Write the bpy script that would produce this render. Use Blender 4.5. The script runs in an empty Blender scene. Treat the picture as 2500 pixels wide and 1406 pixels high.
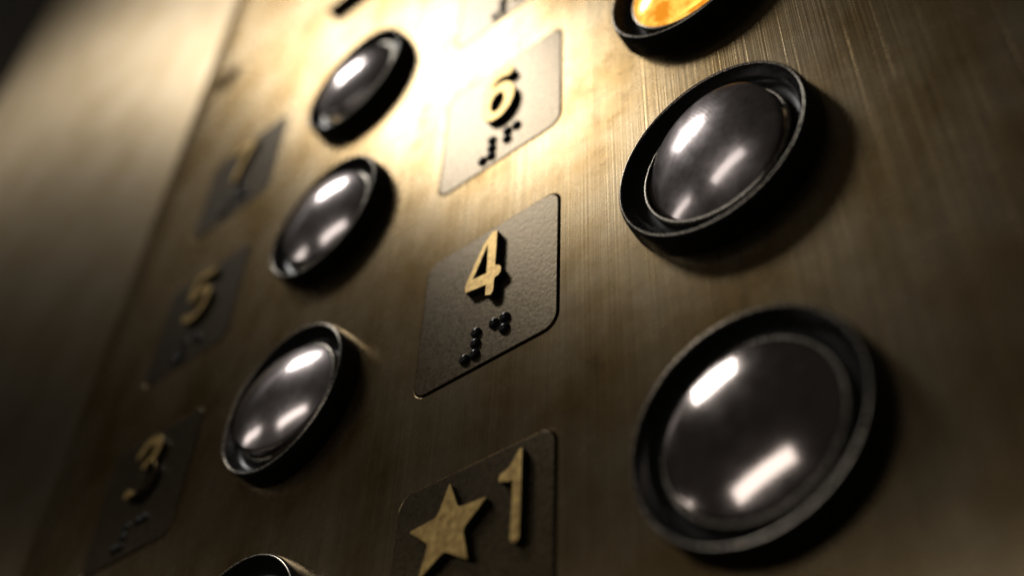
import bpy, bmesh, math, random
from mathutils import Matrix, Vector

S = 0.001                                    # panel millimetres -> metres
def W(x, y, z=0.0):                          # panel frame (right, up, out of the panel) -> world
    return Vector((x * S, -z * S, y * S))

sc = bpy.context.scene
col = sc.collection

# ------------------------------------------------------------------ camera
cam_d = bpy.data.cameras.new('camera')
cam = bpy.data.objects.new('camera', cam_d)
col.objects.link(cam)
sc.camera = cam
_r = (0.7609753, 0.0374875, -0.6476969)      # camera right, down and forward in the panel frame
_d = (-0.4333358, -0.7136181, -0.5504265)
_f = (-0.4828423, 0.6995312, -0.5268011)
vr = Vector((_r[0], -_r[2], _r[1])); vd = Vector((_d[0], -_d[2], _d[1])); vf = Vector((_f[0], -_f[2], _f[1]))
Mx = Matrix((vr, -vd, -vf)).transposed().to_4x4()
Mx.translation = W(91.552, -127.109, 94.317)
cam.matrix_world = Mx
cam_d.sensor_width = 36.0
cam_d.lens = 40.55
cam_d.clip_start = 0.01
cam_d.clip_end = 50.0
cam_d.dof.use_dof = True
cam_d.dof.focus_distance = 0.172
cam_d.dof.aperture_fstop = 8.4

# ------------------------------------------------------------------ world, lamps, exposure
world = bpy.data.worlds.new('World')
sc.world = world
world.use_nodes = True
bg = world.node_tree.nodes['Background']
bg.inputs['Color'].default_value = (1.0, 0.90, 0.78, 1)
bg.inputs['Strength'].default_value = 0.015

def area_lamp(name, origin, direction, dist, sx, sy, radiance, color, roll=0.0):
    ld = bpy.data.lights.new(name, 'AREA')
    ld.shape = 'RECTANGLE'; ld.size = sx; ld.size_y = sy
    ld.energy = radiance * sx * sy * math.pi
    ld.color = color
    o = bpy.data.objects.new(name, ld)
    col.objects.link(o)
    dv = Vector(W(*direction)).normalized()
    p = W(*origin) + dv * dist
    zc = dv
    xc = Vector((1, 0, 0)); xc = (xc - zc * xc.dot(zc)).normalized()
    yc = zc.cross(xc)
    m = Matrix((xc, yc, zc)).transposed().to_4x4() @ Matrix.Rotation(roll, 4, 'Z')
    m.translation = p
    o.matrix_world = m
    return o

area_lamp('ceiling_lamp', (0, 0, 0), (-1.14, 2.28, 1.0), 0.80, 0.16, 0.10, 21.0, (1.0, 0.97, 0.94))
area_lamp('front_lamp', (20, 0, 0), (-0.29, 0.28, 1.0), 0.80, 0.30, 0.085, 2.7, (1.0, 0.95, 0.90), 0.25)
area_lamp('low_lamp', (0, 0, 0), (-1.22, 0.47, 1.0), 0.80, 0.23, 0.06, 2.5, (1.0, 0.95, 0.90), -0.4)


vs = sc.view_settings
vs.view_transform = 'Standard'; vs.look = 'None'; vs.exposure = 0.0; vs.gamma = 1.0
vs.use_curve_mapping = False

# ------------------------------------------------------------------ materials
def new_mat(name):
    m = bpy.data.materials.new(name); m.use_nodes = True
    nt = m.node_tree
    return m, nt, nt.nodes['Principled BSDF']

def node(nt, kind, **kw):
    n = nt.nodes.new(kind)
    for k, v in kw.items():
        setattr(n, k, v)
    return n

def noise(nt, scale, detail=4.0, rough=0.55, stretch=None, offset=(0, 0, 0)):
    tc = node(nt, 'ShaderNodeTexCoord')
    mp = node(nt, 'ShaderNodeMapping')
    mp.inputs['Location'].default_value = offset
    mp.inputs['Scale'].default_value = stretch or (1, 1, 1)
    nt.links.new(tc.outputs['Object'], mp.inputs['Vector'])
    n = node(nt, 'ShaderNodeTexNoise')
    n.inputs['Scale'].default_value = scale
    n.inputs['Detail'].default_value = detail
    n.inputs['Roughness'].default_value = rough
    nt.links.new(mp.outputs['Vector'], n.inputs['Vector'])
    return n.outputs['Fac']

def ramp(nt, fac, stops):
    r = node(nt, 'ShaderNodeValToRGB')
    e = r.color_ramp.elements
    while len(e) < len(stops):
        e.new(0.5)
    for el, (p, c) in zip(e, stops):
        el.position = p
        el.color = (c, c, c, 1) if isinstance(c, (int, float)) else (*c, 1)
    nt.links.new(fac, r.inputs['Fac'])
    return r.outputs['Color']

def math_n(nt, op, a, b, clamp=False):
    n = node(nt, 'ShaderNodeMath', operation=op)
    n.use_clamp = clamp
    for i, v in enumerate((a, b)):
        if isinstance(v, (int, float)):
            n.inputs[i].default_value = v
        else:
            nt.links.new(v, n.inputs[i])
    return n.outputs[0]

def mix(nt, fac, a, b, mode='MIX'):
    n = node(nt, 'ShaderNodeMix', data_type='RGBA', blend_type=mode)
    for key, v in (('Factor', fac), ('A', a), ('B', b)):
        s = [i for i in n.inputs if i.name == key and (key == 'Factor' and i.type == 'VALUE' or i.type == 'RGBA')][0]
        if isinstance(v, (int, float)):
            s.default_value = v
        elif isinstance(v, tuple):
            s.default_value = (*v, 1)
        else:
            nt.links.new(v, s)
    return [o for o in n.outputs if o.type == 'RGBA'][0]

def bump(nt, height, strength, dist, normal=None):
    b = node(nt, 'ShaderNodeBump')
    b.inputs['Strength'].default_value = strength
    b.inputs['Distance'].default_value = dist
    nt.links.new(height, b.inputs['Height'])
    if normal is not None:
        nt.links.new(normal, b.inputs['Normal'])
    return b.outputs['Normal']

def brushed_brass(name, bright, dark, rough, aniso, brush=1.0, stains=True):
    """Brushed metal: its highlight is wider across the vertical brush lines than along them."""
    m, nt, b = new_mat(name)
    nt.nodes.remove(b)
    g = node(nt, 'ShaderNodeBsdfAnisotropic', distribution='GGX')
    nt.links.new(g.outputs[0], nt.nodes['Material Output'].inputs['Surface'])
    fine = noise(nt, 1.0, 3, 0.6, (2900, 2900, 9))
    mid = noise(nt, 1.0, 3, 0.6, (2300, 2300, 12))
    line = ramp(nt, noise(nt, 1.0, 1.5, 0.5, (7200, 7200, 12), (0.3, 0, 0.7)), [(0.645, 0.0), (0.71, 1.0)])
    patch = noise(nt, 1.0, 6, 0.62, (58, 58, 44))
    smudge = noise(nt, 1.0, 7, 0.7, (300, 300, 260), (3, 1, 2))
    c = mix(nt, ramp(nt, patch, [(0.36, 0.0), (0.62, 1.0)]), dark, bright)
    c = mix(nt, ramp(nt, mid, [(0.35, 0.76), (0.65, 1.0)]), (0, 0, 0), c)
    if stains:
        st = math_n(nt, 'MULTIPLY', ramp(nt, smudge, [(0.46, 0.0), (0.70, 1.0)]), ramp(nt, patch, [(0.36, 1.0), (0.52, 0.0)]))
        c = mix(nt, math_n(nt, 'MULTIPLY', st, 0.62), c, (0.05, 0.04, 0.03))
    nt.links.new(c, g.inputs['Color'])
    r = math_n(nt, 'MULTIPLY_ADD', ramp(nt, smudge, [(0.3, 0.0), (0.7, 1.0)]), 0.03)
    nt.nodes[-1].inputs[2].default_value = rough - 0.015
    madd = nt.nodes[-2] if nt.nodes[-1].type != 'MATH' else nt.nodes[-1]
    nt.links.new(r, g.inputs['Roughness'])
    g.inputs['Anisotropy'].default_value = aniso
    t = node(nt, 'ShaderNodeCombineXYZ'); t.inputs[2].default_value = 1.0
    nt.links.new(t.outputs[0], g.inputs['Tangent'])
    n1 = bump(nt, fine, 0.48 * brush, 0.00006)
    n2 = bump(nt, mid, 0.22 * brush, 0.00008, n1)
    n2 = bump(nt, line, 0.17 * brush, 0.00004, n2)
    n3 = bump(nt, smudge, 0.04, 0.0002, n2)
    nt.links.new(n3, g.inputs['Normal'])
    return m

M_PANEL = brushed_brass('brushed_brass', (0.56, 0.43, 0.255), (0.42, 0.28, 0.12), 0.27, 0.29)
M_WALL = brushed_brass('wall_brass', (0.68, 0.545, 0.36), (0.56, 0.43, 0.255), 0.325, 0.50, 0.3, False)

def simple(name, color, rough, metal=0.0, nscale=900, var=0.25, bmp=0.0, bdist=0.0001, coat=0.0):
    m, nt, b = new_mat(name)
    n = noise(nt, nscale, 5, 0.6)
    lo = tuple(c * (1 - var) for c in color); hi = tuple(min(1, c * (1 + var)) for c in color)
    nt.links.new(mix(nt, ramp(nt, n, [(0.3, 0.0), (0.7, 1.0)]), lo, hi), b.inputs['Base Color'])
    b.inputs['Metallic'].default_value = metal
    r = math_n(nt, 'MULTIPLY_ADD', n, 0.16)
    nt.nodes[-1].inputs[2].default_value = max(0.0, rough - 0.08)
    nt.links.new(r, b.inputs['Roughness'])
    if not metal:
        b.inputs['Specular IOR Level'].default_value = 0.2
    if coat:
        b.inputs['Coat Weight'].default_value = coat
        b.inputs['Coat Roughness'].default_value = 0.05
    if bmp:
        nt.links.new(bump(nt, n, bmp, bdist), b.inputs['Normal'])
    return m

M_RING = simple('black_bezel', (0.035, 0.034, 0.032), 0.26, 0.0, 1500, 0.2)
M_LIP = simple('worn_steel_rim', (0.50, 0.45, 0.37), 0.27, 1.0, 2500, 0.3, 0.25, 0.00008)
M_SIDE = simple('black_paint_and_shade', (0.07, 0.068, 0.062), 0.5, 0.0, 800, 0.3)
M_GOLD = simple('gold_paint', (0.84, 0.52, 0.18), 0.39, 0.9, 800, 0.36, 0.25, 0.00015)
M_DOT = simple('black_enamel', (0.05, 0.05, 0.048), 0.12, 0.0, 900, 0.2)
M_DARK = simple('dark_steel', (0.012, 0.011, 0.010), 0.6, 0.0, 400, 0.3)
M_PLATE = simple('leathered_bronze', (0.165, 0.125, 0.07), 0.28, 1.0, 1700, 0.06, 0.25, 0.0001)
M_LAMINATE = simple('dark_laminate', (0.012, 0.011, 0.010), 0.6, 0.0, 60, 0.3)

def dome_steel(name, lo, hi, r0, r1, film=False, haze=0.0):
    m, nt, b = new_mat(name)
    n = noise(nt, 420, 6, 0.65)
    d = noise(nt, 2600, 2, 0.5)
    c = mix(nt, ramp(nt, n, [(0.35, 0.0), (0.68, 1.0)]), lo, hi)
    nt.links.new(c, b.inputs['Base Color'])
    b.inputs['Metallic'].default_value = 1.0
    r = ramp(nt, n, [(0.38, r0), (0.70, r1)])
    if film:
        # a finger mark: curved ridges of grease that leave the steel duller
        tc = node(nt, 'ShaderNodeTexCoord')
        wv = node(nt, 'ShaderNodeTexWave', wave_type='RINGS', rings_direction='SPHERICAL')
        mp = node(nt, 'ShaderNodeMapping')
        mp.inputs['Location'].default_value = (0.014, 0, 0.002)
        nt.links.new(tc.outputs['Object'], mp.inputs['Vector'])
        nt.links.new(mp.outputs['Vector'], wv.inputs['Vector'])
        wv.inputs['Scale'].default_value = 560.0
        wv.inputs['Distortion'].default_value = 1.2
        vm = node(nt, 'ShaderNodeVectorMath', operation='DISTANCE')
        vm.inputs[1].default_value = (0.0008, -0.004, 0.0070)
        nt.links.new(tc.outputs['Object'], vm.inputs[0])
        mask = ramp(nt, math_n(nt, 'MULTIPLY', vm.outputs['Value'], 100.0), [(0.25, 1.0), (0.55, 0.0)])
        mark = math_n(nt, 'MULTIPLY', mask, ramp(nt, wv.outputs['Fac'], [(0.35, 0.0), (0.65, 1.0)]))
        r = math_n(nt, 'ADD', r, math_n(nt, 'MULTIPLY', mark, 0.06))
    nt.links.new(r, b.inputs['Roughness'])
    nt.links.new(bump(nt, d, 0.02, 0.0001), b.inputs['Normal'])
    # specks of dust caught on the cap
    tc2 = node(nt, 'ShaderNodeTexCoord')
    vo = node(nt, 'ShaderNodeTexVoronoi')
    vo.inputs['Scale'].default_value = 420.0
    nt.links.new(tc2.outputs['Object'], vo.inputs['Vector'])
    sep = node(nt, 'ShaderNodeSeparateColor')
    nt.links.new(vo.outputs['Color'], sep.inputs[0])
    speck = math_n(nt, 'MULTIPLY', math_n(nt, 'LESS_THAN', vo.outputs['Distance'], 0.055), math_n(nt, 'GREATER_THAN', sep.outputs[0], 0.72))
    nt.links.new(math_n(nt, 'SUBTRACT', 1.0, speck), b.inputs['Metallic'])
    if haze:
        # rubbed steel: a second, dull lobe under the polish
        b2 = node(nt, 'ShaderNodeBsdfPrincipled')
        b2.inputs['Metallic'].default_value = 1.0
        b2.inputs['Roughness'].default_value = 0.30
        nt.links.new(c, b2.inputs['Base Color'])
        ms = node(nt, 'ShaderNodeMixShader')
        nt.links.new(math_n(nt, 'MULTIPLY', ramp(nt, n, [(0.3, 0.6), (0.7, 1.0)]), haze), ms.inputs[0])
        nt.links.new(b.outputs[0], ms.inputs[1])
        nt.links.new(b2.outputs[0], ms.inputs[2])
        nt.links.new(ms.outputs[0], nt.nodes['Material Output'].inputs['Surface'])
    return m
M_DOME = dome_steel('polished_steel', (0.52, 0.44, 0.405), (0.60, 0.52, 0.48), 0.10, 0.14, False, 0.0)
M_DOME_HAZY = dome_steel('hazy_steel', (0.66, 0.58, 0.56), (0.72, 0.64, 0.62), 0.12, 0.16, False, 0.40)
M_DOME_GRIMY = dome_steel('fingermarked_steel', (0.52, 0.455, 0.44), (0.68, 0.61, 0.60), 0.12, 0.18, True, 0.55)

def lit_amber():
    m, nt, b = new_mat('lit_amber')
    n = noise(nt, 260, 4, 0.6)  # noise paints orange patches that stand in for reflections on the cap
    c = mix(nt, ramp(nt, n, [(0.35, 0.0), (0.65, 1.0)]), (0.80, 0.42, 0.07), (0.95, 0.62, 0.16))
    nt.links.new(c, b.inputs['Base Color'])
    b.inputs['Metallic'].default_value = 0.85
    b.inputs['Roughness'].default_value = 0.14
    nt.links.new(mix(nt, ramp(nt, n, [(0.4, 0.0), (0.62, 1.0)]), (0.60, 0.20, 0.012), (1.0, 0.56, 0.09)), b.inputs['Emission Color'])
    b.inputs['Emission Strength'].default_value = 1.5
    return m
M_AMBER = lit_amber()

# ------------------------------------------------------------------ mesh helpers
def to_world(me):
    me.transform(Matrix(((S, 0, 0, 0), (0, 0, -S, 0), (0, S, 0, 0), (0, 0, 0, 1))))
    me.update()

def link(name, me, mats, parent=None, loc=None):
    o = bpy.data.objects.new(name, me)
    if not me.materials:
        for m in (mats if isinstance(mats, (list, tuple)) else [mats]):
            me.materials.append(m)
    col.objects.link(o)
    if parent is not None:
        o.parent = parent
    if loc is not None:
        o.location = loc
    return o

def tag(o, label, cat, group=None):
    o['label'] = label; o['category'] = cat
    if group:
        o['group'] = group
    return o

def thing(name, label, cat, x, y, z=0.0, group=None):
    o = bpy.data.objects.new(name, None)
    o.empty_display_size = 0.005
    o.location = W(x, y, z)
    col.objects.link(o)
    return tag(o, label, cat, group)

def lathe(profile, seg=160, smooth=True):
    bm = bmesh.new()
    rings = []
    for r, z in profile:
        if r < 1e-6:
            rings.append([bm.verts.new((0, 0, z))])
        else:
            rings.append([bm.verts.new((r * math.cos(2 * math.pi * i / seg), r * math.sin(2 * math.pi * i / seg), z)) for i in range(seg)])
    for a, b in zip(rings, rings[1:]):
        for i in range(seg):
            j = (i + 1) % seg
            if len(b) == 1:
                bm.faces.new((a[i], a[j], b[0]))
            elif len(a) == 1:
                bm.faces.new((a[0], b[j], b[i]))
            else:
                bm.faces.new((a[i], a[j], b[j], b[i]))
    bmesh.ops.recalc_face_normals(bm, faces=bm.faces)
    me = bpy.data.meshes.new('lathe')
    bm.to_mesh(me); bm.free()
    for p in me.polygons:
        p.use_smooth = smooth
    to_world(me)
    return me

def outline_mesh(loops, z0, z1, bevel=0.0, res=1, top_split=None):
    """A flat shape with holes, given in panel mm, as a bevelled slab from z0 to z1."""
    cu = bpy.data.curves.new('outline', 'CURVE')
    cu.dimensions = '2D'; cu.fill_mode = 'BOTH'
    k = 100.0                                 # large numbers keep the curve filler exact
    for lp in loops:
        sp = cu.splines.new('POLY')
        sp.points.add(len(lp) - 1)
        for q, (x, y) in zip(sp.points, lp):
            q.co = (x * k / 10, y * k / 10, 0, 1)
        sp.use_cyclic_u = True
    kk = k / 10
    cu.extrude = ((z1 - z0) / 2 - bevel) * kk
    cu.bevel_depth = bevel * kk
    cu.bevel_resolution = res
    cu.offset = -bevel * kk
    ob = bpy.data.objects.new('outline', cu)
    col.objects.link(ob)
    dg = bpy.context.evaluated_depsgraph_get()
    dg.update()
    me = bpy.data.meshes.new_from_object(ob.evaluated_get(dg))
    bpy.data.objects.remove(ob)
    bpy.data.curves.remove(cu)
    me.transform(Matrix.Translation((0, 0, (z0 + z1) / 2)) @ Matrix.Scale(1 / kk, 4))
    me.materials.clear()
    if top_split is not None:
        for p in me.polygons:
            p.material_index = 0 if (p.normal.z > top_split) else 1
    to_world(me)
    return me

def rrect(cx, cy, hw, hh, r, n=10):
    pts = []
    for sx, sy, a0 in ((1, 1, 0), (-1, 1, 90), (-1, -1, 180), (1, -1, 270)):
        for i in range(n + 1):
            a = math.radians(a0 + 90 * i / n)
            pts.append((cx + sx * (hw - r) + r * math.cos(a), cy + sy * (hh - r) + r * math.sin(a)))
    return pts

def circle(cx, cy, rx, ry=None, n=40, a0=0.0, a1=360.0):
    ry = ry or rx
    full = abs(a1 - a0) >= 360
    m = n if full else n + 1
    return [(cx + rx * math.cos(math.radians(a0 + (a1 - a0) * i / n)), cy + ry * math.sin(math.radians(a0 + (a1 - a0) * i / n))) for i in range(m)]

def smooth_path(pts, n=8):
    out = []
    P = [pts[0]] + list(pts) + [pts[-1]]
    for i in range(1, len(P) - 2):
        p0, p1, p2, p3 = P[i - 1:i + 3]
        for k in range(n):
            t = k / n
            out.append(tuple(0.5 * (2 * b + (c - a) * t + (2 * a - 5 * b + 4 * c - d) * t * t + (3 * b - a - 3 * c + d) * t ** 3)
                             for a, b, c, d in zip(p0, p1, p2, p3)))
    out.append(tuple(pts[-1]))
    return out

def stroke(path, w):
    """Outline of a round-ended pen stroke of width w along a path."""
    h = w / 2
    L, R = [], []
    for i, p in enumerate(path):
        a = path[max(i - 1, 0)]; b = path[min(i + 1, len(path) - 1)]
        d = Vector((b[0] - a[0], b[1] - a[1])).normalized()
        L.append((p[0] - d.y * h, p[1] + d.x * h)); R.append((p[0] + d.y * h, p[1] - d.x * h))
    def cap(p, q):
        c = ((p[0] + q[0]) / 2, (p[1] + q[1]) / 2)
        a = math.atan2(p[1] - c[1], p[0] - c[0])
        return [(c[0] + h * math.cos(a - math.pi * i / 8), c[1] + h * math.sin(a - math.pi * i / 8)) for i in range(1, 8)]
    return L + cap(L[-1], R[-1]) + R[::-1] + cap(R[0], L[0])

def round_corners(pts, r, n=4):
    out = []
    N = len(pts)
    for i in range(N):
        p = Vector(pts[i]); a = Vector(pts[i - 1]); b = Vector(pts[(i + 1) % N])
        da = min(r, (a - p).length * 0.45); db = min(r, (b - p).length * 0.45)
        s = p + (a - p).normalized() * da; e = p + (b - p).normalized() * db
        for k in range(n + 1):
            t = k / n
            q = s * (1 - t) ** 2 + p * 2 * t * (1 - t) + e * t * t
            out.append((q.x, q.y))
    return out

# ------------------------------------------------------------------ layout (mm on the panel)
PITCH = 47.6
XR, XL, XLP = 43.65, -45.2, -90.0
BY = -0.75
HW, HH, RC = 14.6, 15.0, 2.9
rows = {8: 2 * PITCH, 6: PITCH, 4: 0.0, 1: -PITCH}

# ------------------------------------------------------------------ setting: walls and the panel
wall_me = outline_mesh([[(-430, -350), (420, -350), (420, 950), (-430, 950)]], -14, -8)
tag(link('cab_wall', wall_me, M_WALL), 'smooth brass wall sheet behind the left edge of the button panel', 'wall')
side_me = outline_mesh([[(-470, -350), (-431, -350), (-431, 950), (-470, 950)]], -14, 260)
tag(link('door_jamb', side_me, M_LAMINATE), 'black jamb in the far left corner beyond the brass wall', 'door jamb')

panel = thing('button_panel', 'brushed and tarnished brass panel carrying all the buttons and number plates', 'control panel', 0, 0)
loops = [[(-123, -260), (128, -260), (128, 760), (-123, 760)]]
plate_spots = [(0, 2 * PITCH), (0, PITCH), (0, 0), (0, -PITCH), (XLP, 2 * PITCH), (XLP, PITCH), (XLP, 0)]
for x, y in plate_spots:
    loops.append(rrect(x, y, HW, HH, RC))
loops.append(circle(-116.5, 161.0, 5.4))
face_me = outline_mesh(loops, -7.8, 0.0, 0.12, 2)
link('faceplate', face_me, M_PANEL, panel)
bm = bmesh.new()
pr = [(-123.1, 0.0), (-135.0, -1.5), (-137.0, -3.2), (-137.0, -7.9), (-123.1, -7.9)]
lo = [bm.verts.new((x, -260, z)) for x, z in pr]; hi = [bm.verts.new((x, 760, z)) for x, z in pr]
for i in range(5):
    j = (i + 1) % 5
    bm.faces.new((lo[i], lo[j], hi[j], hi[i]))
bm.faces.new(lo); bm.faces.new(hi)
bmesh.ops.recalc_face_normals(bm, faces=bm.faces)
edge_me = bpy.data.meshes.new('edge'); bm.to_mesh(edge_me); bm.free(); to_world(edge_me)
link('bevelled_edge', edge_me, M_PANEL, panel)
sm = lathe([(4.8, -7.2), (4.8, -3.4), (4.3, -3.0), (1.2, -2.95), (1.1, -3.6), (0, -3.6)], 48)
link('screw', sm, M_DARK, panel, W(-116.5, 161.0))

# ------------------------------------------------------------------ number plates
DZ = 1.15                                    # height of the raised figures above the panel
four_out = [(2.45, 11.97), (2.49, 8.44), (2.49, 3.83), (3.38, 3.34), (3.84, 2.5), (3.82, 1.59), (3.35, 1.09), (2.51, 0.88),
            (2.45, -1.88), (1.88, -2.46), (0.72, -1.93), (0.73, 0.42), (-3.75, 1.21), (-3.88, 2.68), (-3.61, 3.62),
            (-2.41, 6.25), (-0.4, 10.33), (1.43, 12.26)]
four_hole = [(0.52, 9.92), (-2.35, 3.4), (0.64, 3.14), (0.66, 5.81)]
one_out = [(9.75, -35.32), (9.77, -37.71), (9.79, -44.15), (9.72, -48.98), (9.36, -49.44), (8.58, -49.42), (8.22, -48.77),
           (8.2, -47.02), (8.24, -43.54), (8.22, -39.86), (7.6, -39.78), (5.95, -39.3), (5.59, -38.55), (5.98, -38.06),
           (7.69, -37.38), (8.46, -36.19), (9.23, -35.18)]
one_out = [(x, y + PITCH) for x, y in one_out]
def star_outline(cx, cy, R, r, rot):
    pts = []
    for i in range(10):
        a = math.radians(90 + rot + 36 * i)
        q = R if i % 2 == 0 else r
        pts.append((cx + q * math.cos(a), cy + q * math.sin(a)))
    out = []
    for i, p in enumerate(pts):
        a = Vector(pts[i - 1]); b = Vector(pts[(i + 1) % 10]); p = Vector(p)
        d = 0.55 if i % 2 == 0 else 0.7
        s = p + (a - p).normalized() * d; e = p + (b - p).normalized() * d
        for k in range(5):
            t = k / 4
            q = s * (1 - t) ** 2 + p * 2 * t * (1 - t) + e * t * t
            out.append((q.x, q.y))
    return out
star_out = star_outline(-3.3, -42.9 + PITCH, 7.6, 3.35, 0)

bowl = circle(0.1, 1.7, 4.05, 5.25, 44, 112, -185)
six_out = bowl + [(-3.95, 4.6), (-3.75, 7.4), (-2.95, 10.0), (-1.9, 11.2), (-0.74, 11.7), (1.5, 11.6), (2.7, 11.0), (3.35, 10.1), (3.4, 8.9),
                  (2.9, 8.3), (1.9, 8.45), (1.0, 9.0), (-0.3, 9.0), (-1.2, 8.3), (-1.6, 7.4)]
six_hole = circle(0.0, 1.6, 1.75, 2.95, 28)[::-1]
eight_out = circle(0, 1.5, 4.1, 4.6, 30, 130, 410) + circle(0, 8.4, 3.5, 3.6, 26, -55, 235)
eight_holes = [circle(0, 1.4, 1.9, 2.4, 24)[::-1], circle(0, 8.6, 1.5, 1.6, 24)[::-1]]
seven_path = [(-3.6, 10.9), (-1, 10.9), (1.5, 10.9), (3.4, 10.8), (2.9, 9.3), (1.6, 6.5), (0.2, 3), (-0.8, -1.4)]
five_path = smooth_path([(3.2, 11.0), (-2.2, 11.0), (-2.7, 5.4), (0.2, 6.6), (3.0, 5.0), (3.4, 1.9), (1.5, -1.2), (-1.4, -1.6), (-3.4, -0.3)])
three_path = smooth_path([(-3.2, 9.2), (-1.2, 11.2), (1.6, 11.1), (3.0, 9.0), (1.9, 6.4), (-0.2, 5.6), (2.2, 4.8), (3.5, 2.0), (1.9, -1.1), (-0.8, -1.7), (-3.5, 0.0)])

dot_me = lathe([(0.98, 0.0), (0.95, 0.25), (0.82, 0.48), (0.55, 0.64), (0.25, 0.71), (0, 0.72)], 32)
cells = {1: [(0, 0)], 3: [(0, 0), (1, 0)], 4: [(0, 0), (1, 0), (1, 1)], 5: [(0, 0), (1, 1)], 6: [(0, 0), (0, 1), (1, 0)],
         7: [(0, 0), (0, 1), (1, 0), (1, 1)], 8: [(0, 0), (0, 1), (1, 1)]}
plate_meshes = {}
def number_plate(num, x, y, label, proud=0.22):
    t = thing('number_plate', label, 'number plate', x, y, 0, 'square number plates set into the panel')
    key = proud
    if key not in plate_meshes:
        plate_meshes[key] = outline_mesh([rrect(0, 0, HW - 0.30, HH - 0.30, RC - 0.25)], -3.0, proud, 0.10, 2)
    link('plate_body', plate_meshes[key], M_PLATE, t)
    z0, z1 = proud - 0.1, DZ + proud
    def figure(name, lps):
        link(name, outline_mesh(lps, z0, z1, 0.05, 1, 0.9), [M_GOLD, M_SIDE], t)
    if num == 4: figure('digit', [four_out, four_hole])
    if num == 6: figure('digit', [six_out, six_hole])
    if num == 8: figure('digit', [eight_out] + eight_holes)
    if num == 7: figure('digit', [stroke(seven_path, 2.0)])
    if num == 5: figure('digit', [stroke(five_path, 2.0)])
    if num == 3: figure('digit', [stroke(three_path, 2.0)])
    if num == 1:
        figure('digit', [one_out])
        figure('star', [star_out])
    if num != 1:
        dots = [(-1.56, -7.75 - 2.2 * i) for i in range(3)] + [(-3.62, -12.15)]
        dots += [(2.1 + 2.15 * i, -7.85 - 2.2 * j) for i, j in cells[num]]
        for dx, dy in dots:
            link('braille_dot', dot_me, M_DOT, t, W(dx, dy, proud - 0.02))
    return t
number_plate(4, 0, 0, 'number plate with a raised gold 4, in sharp focus at the centre', 0.25)
number_plate(6, 0, PITCH, 'pale glaring number plate with a raised 6', 0.12)
number_plate(8, 0, 2 * PITCH, 'number plate cut by the top frame edge, only its braille dots showing', 0.12)
number_plate(1, 0, -PITCH, 'dark number plate with a gold star beside a 1', 0.25)
number_plate(7, XLP, 2 * PITCH, 'blurred number plate with a 7, topmost by the left edge of the panel')
number_plate(5, XLP, PITCH, 'blurred number plate with a 5, between the 7 and the 3 plates')
number_plate(3, XLP, 0, 'dark blurred number plate with a dim 3, lowest by the left panel edge')

# ------------------------------------------------------------------ push buttons
HR = 3.75
bezel_me = lathe([(15.9, 0.0), (15.85, 0.6), (15.65, 2.2), (15.45, 3.2), (15.22, HR - 0.14), (15.1, HR - 0.05)], 200)
rim_me = lathe([(15.1, HR - 0.05), (15.0, HR + 0.02), (14.90, HR + 0.02), (14.80, HR - 0.06), (14.78, HR - 0.2)], 200)
well_me = lathe([(14.78, HR - 0.2), (14.5, HR - 0.7), (14.1, 2.1), (13.6, 1.4), (12.9, 1.1), (12.2, 1.05), (11.2, 1.05)], 200)
RD, ZD = 11.3, 2.5
def dome_mesh(Rc):
    sag = Rc - math.sqrt(Rc * Rc - RD * RD)
    prof = [(11.4, 0.9), (11.42, ZD - 0.25), (RD + 0.02, ZD - 0.05)]
    for i in range(0, 33):
        r = RD * (1 - i / 32)
        prof.append((r, ZD + math.sqrt(Rc * Rc - r * r) - (Rc - sag)))
    prof[-1] = (0, ZD + sag)
    return lathe(prof, 200)
dome_me = dome_mesh(28.0)
flat_dome_me = dome_mesh(45.0)
mid_dome_me = dome_mesh(27.0)
trim_me = lathe([(11.55, 0.95), (11.9, 1.1), (11.95, ZD - 0.55), (11.85, ZD - 0.35), (11.65, ZD - 0.28), (11.45, ZD - 0.32)], 200)
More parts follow.
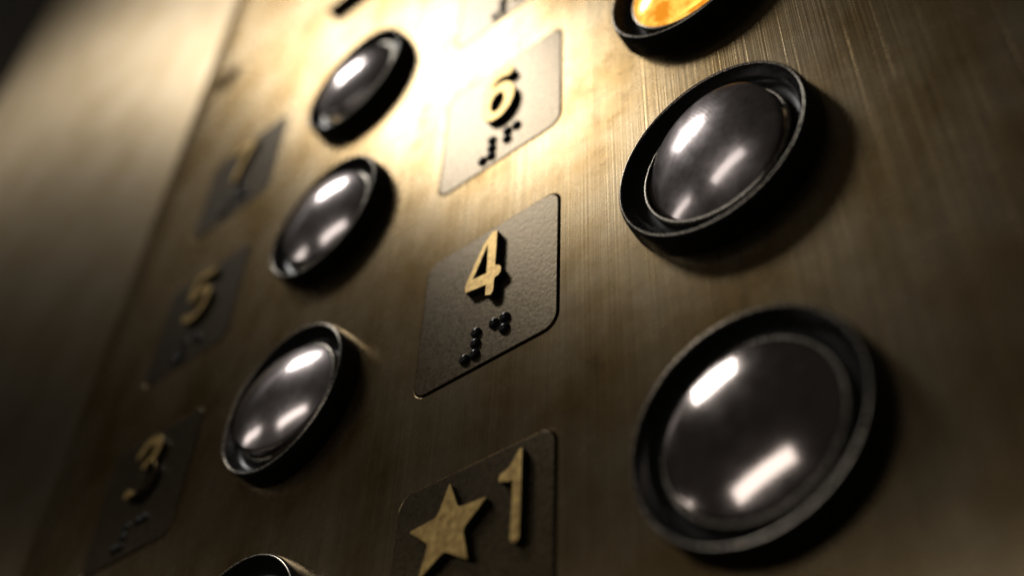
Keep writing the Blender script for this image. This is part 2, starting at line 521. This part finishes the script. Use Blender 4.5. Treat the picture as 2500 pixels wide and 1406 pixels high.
amber_me = dome_me.copy()
for me, m in ((bezel_me, M_RING), (rim_me, M_LIP), (well_me, M_RING), (dome_me, M_DOME), (flat_dome_me, M_DOME), (mid_dome_me, M_DOME_HAZY), (trim_me, M_LIP)):
    me.materials.append(m)
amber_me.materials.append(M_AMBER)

def push_button(x, y, label, lit=False, tilt=(0, 0), grimy=False, flat=False, out=0.0):
    t = thing('push_button', label, 'elevator button', x, y + BY, 0, 'round elevator push buttons')
    link('bezel', bezel_me, M_RING, t)
    link('rim', rim_me, M_LIP, t)
    link('well', well_me, M_RING, t)
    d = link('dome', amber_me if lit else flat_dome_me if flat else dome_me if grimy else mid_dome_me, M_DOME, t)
    d.rotation_euler = (-tilt[1], 0, tilt[0])          # a pressed cap sits slightly askew
    d.location = W(0, 0, out)
    if grimy:
        d.material_slots[0].link = 'OBJECT'
        d.material_slots[0].material = M_DOME_GRIMY
    link('trim_ring', trim_me, M_LIP, t)
    return t
push_button(XR, 0, 'large steel domed button beside the 4 plate, its rim in sharp focus', False, (-0.12, -0.12), True)
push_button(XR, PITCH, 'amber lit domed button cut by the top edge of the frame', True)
push_button(XR, -PITCH, 'largest and nearest domed button, blurred, beside the star and 1 plate', False, (0.02, 0.015), False, True)
push_button(XL, 0, 'steel domed button between the 3 and 4 plates, in the dark lower left', False, (0.14, 0.05), out=0.8)
push_button(XL, PITCH, 'steel domed button between the 5 and 6 plates', False, (0.09, -0.05), out=0.8)
push_button(XL, 2 * PITCH, 'glaring steel domed button, highest of the left column, beside the 7 plate', False, (0.10, 0.04), out=0.8)
push_button(XL, -PITCH, 'black button almost wholly below the bottom frame edge, left of the star')

# ------------------------------------------------------------------ cover plate above the left column
cv = outline_mesh([rrect(-40, 160.5, 26.5, 15.5, 0.8)], 0.0, 3.0, 0.10, 2, 0.9)  # sides of the brass plate coloured black to stand in for their shade
tag(link('cover_plate', cv, [M_PANEL, M_SIDE]), 'raised brass cover plate with the shade of its lower edge painted black, at the top of the frame', 'cover plate')
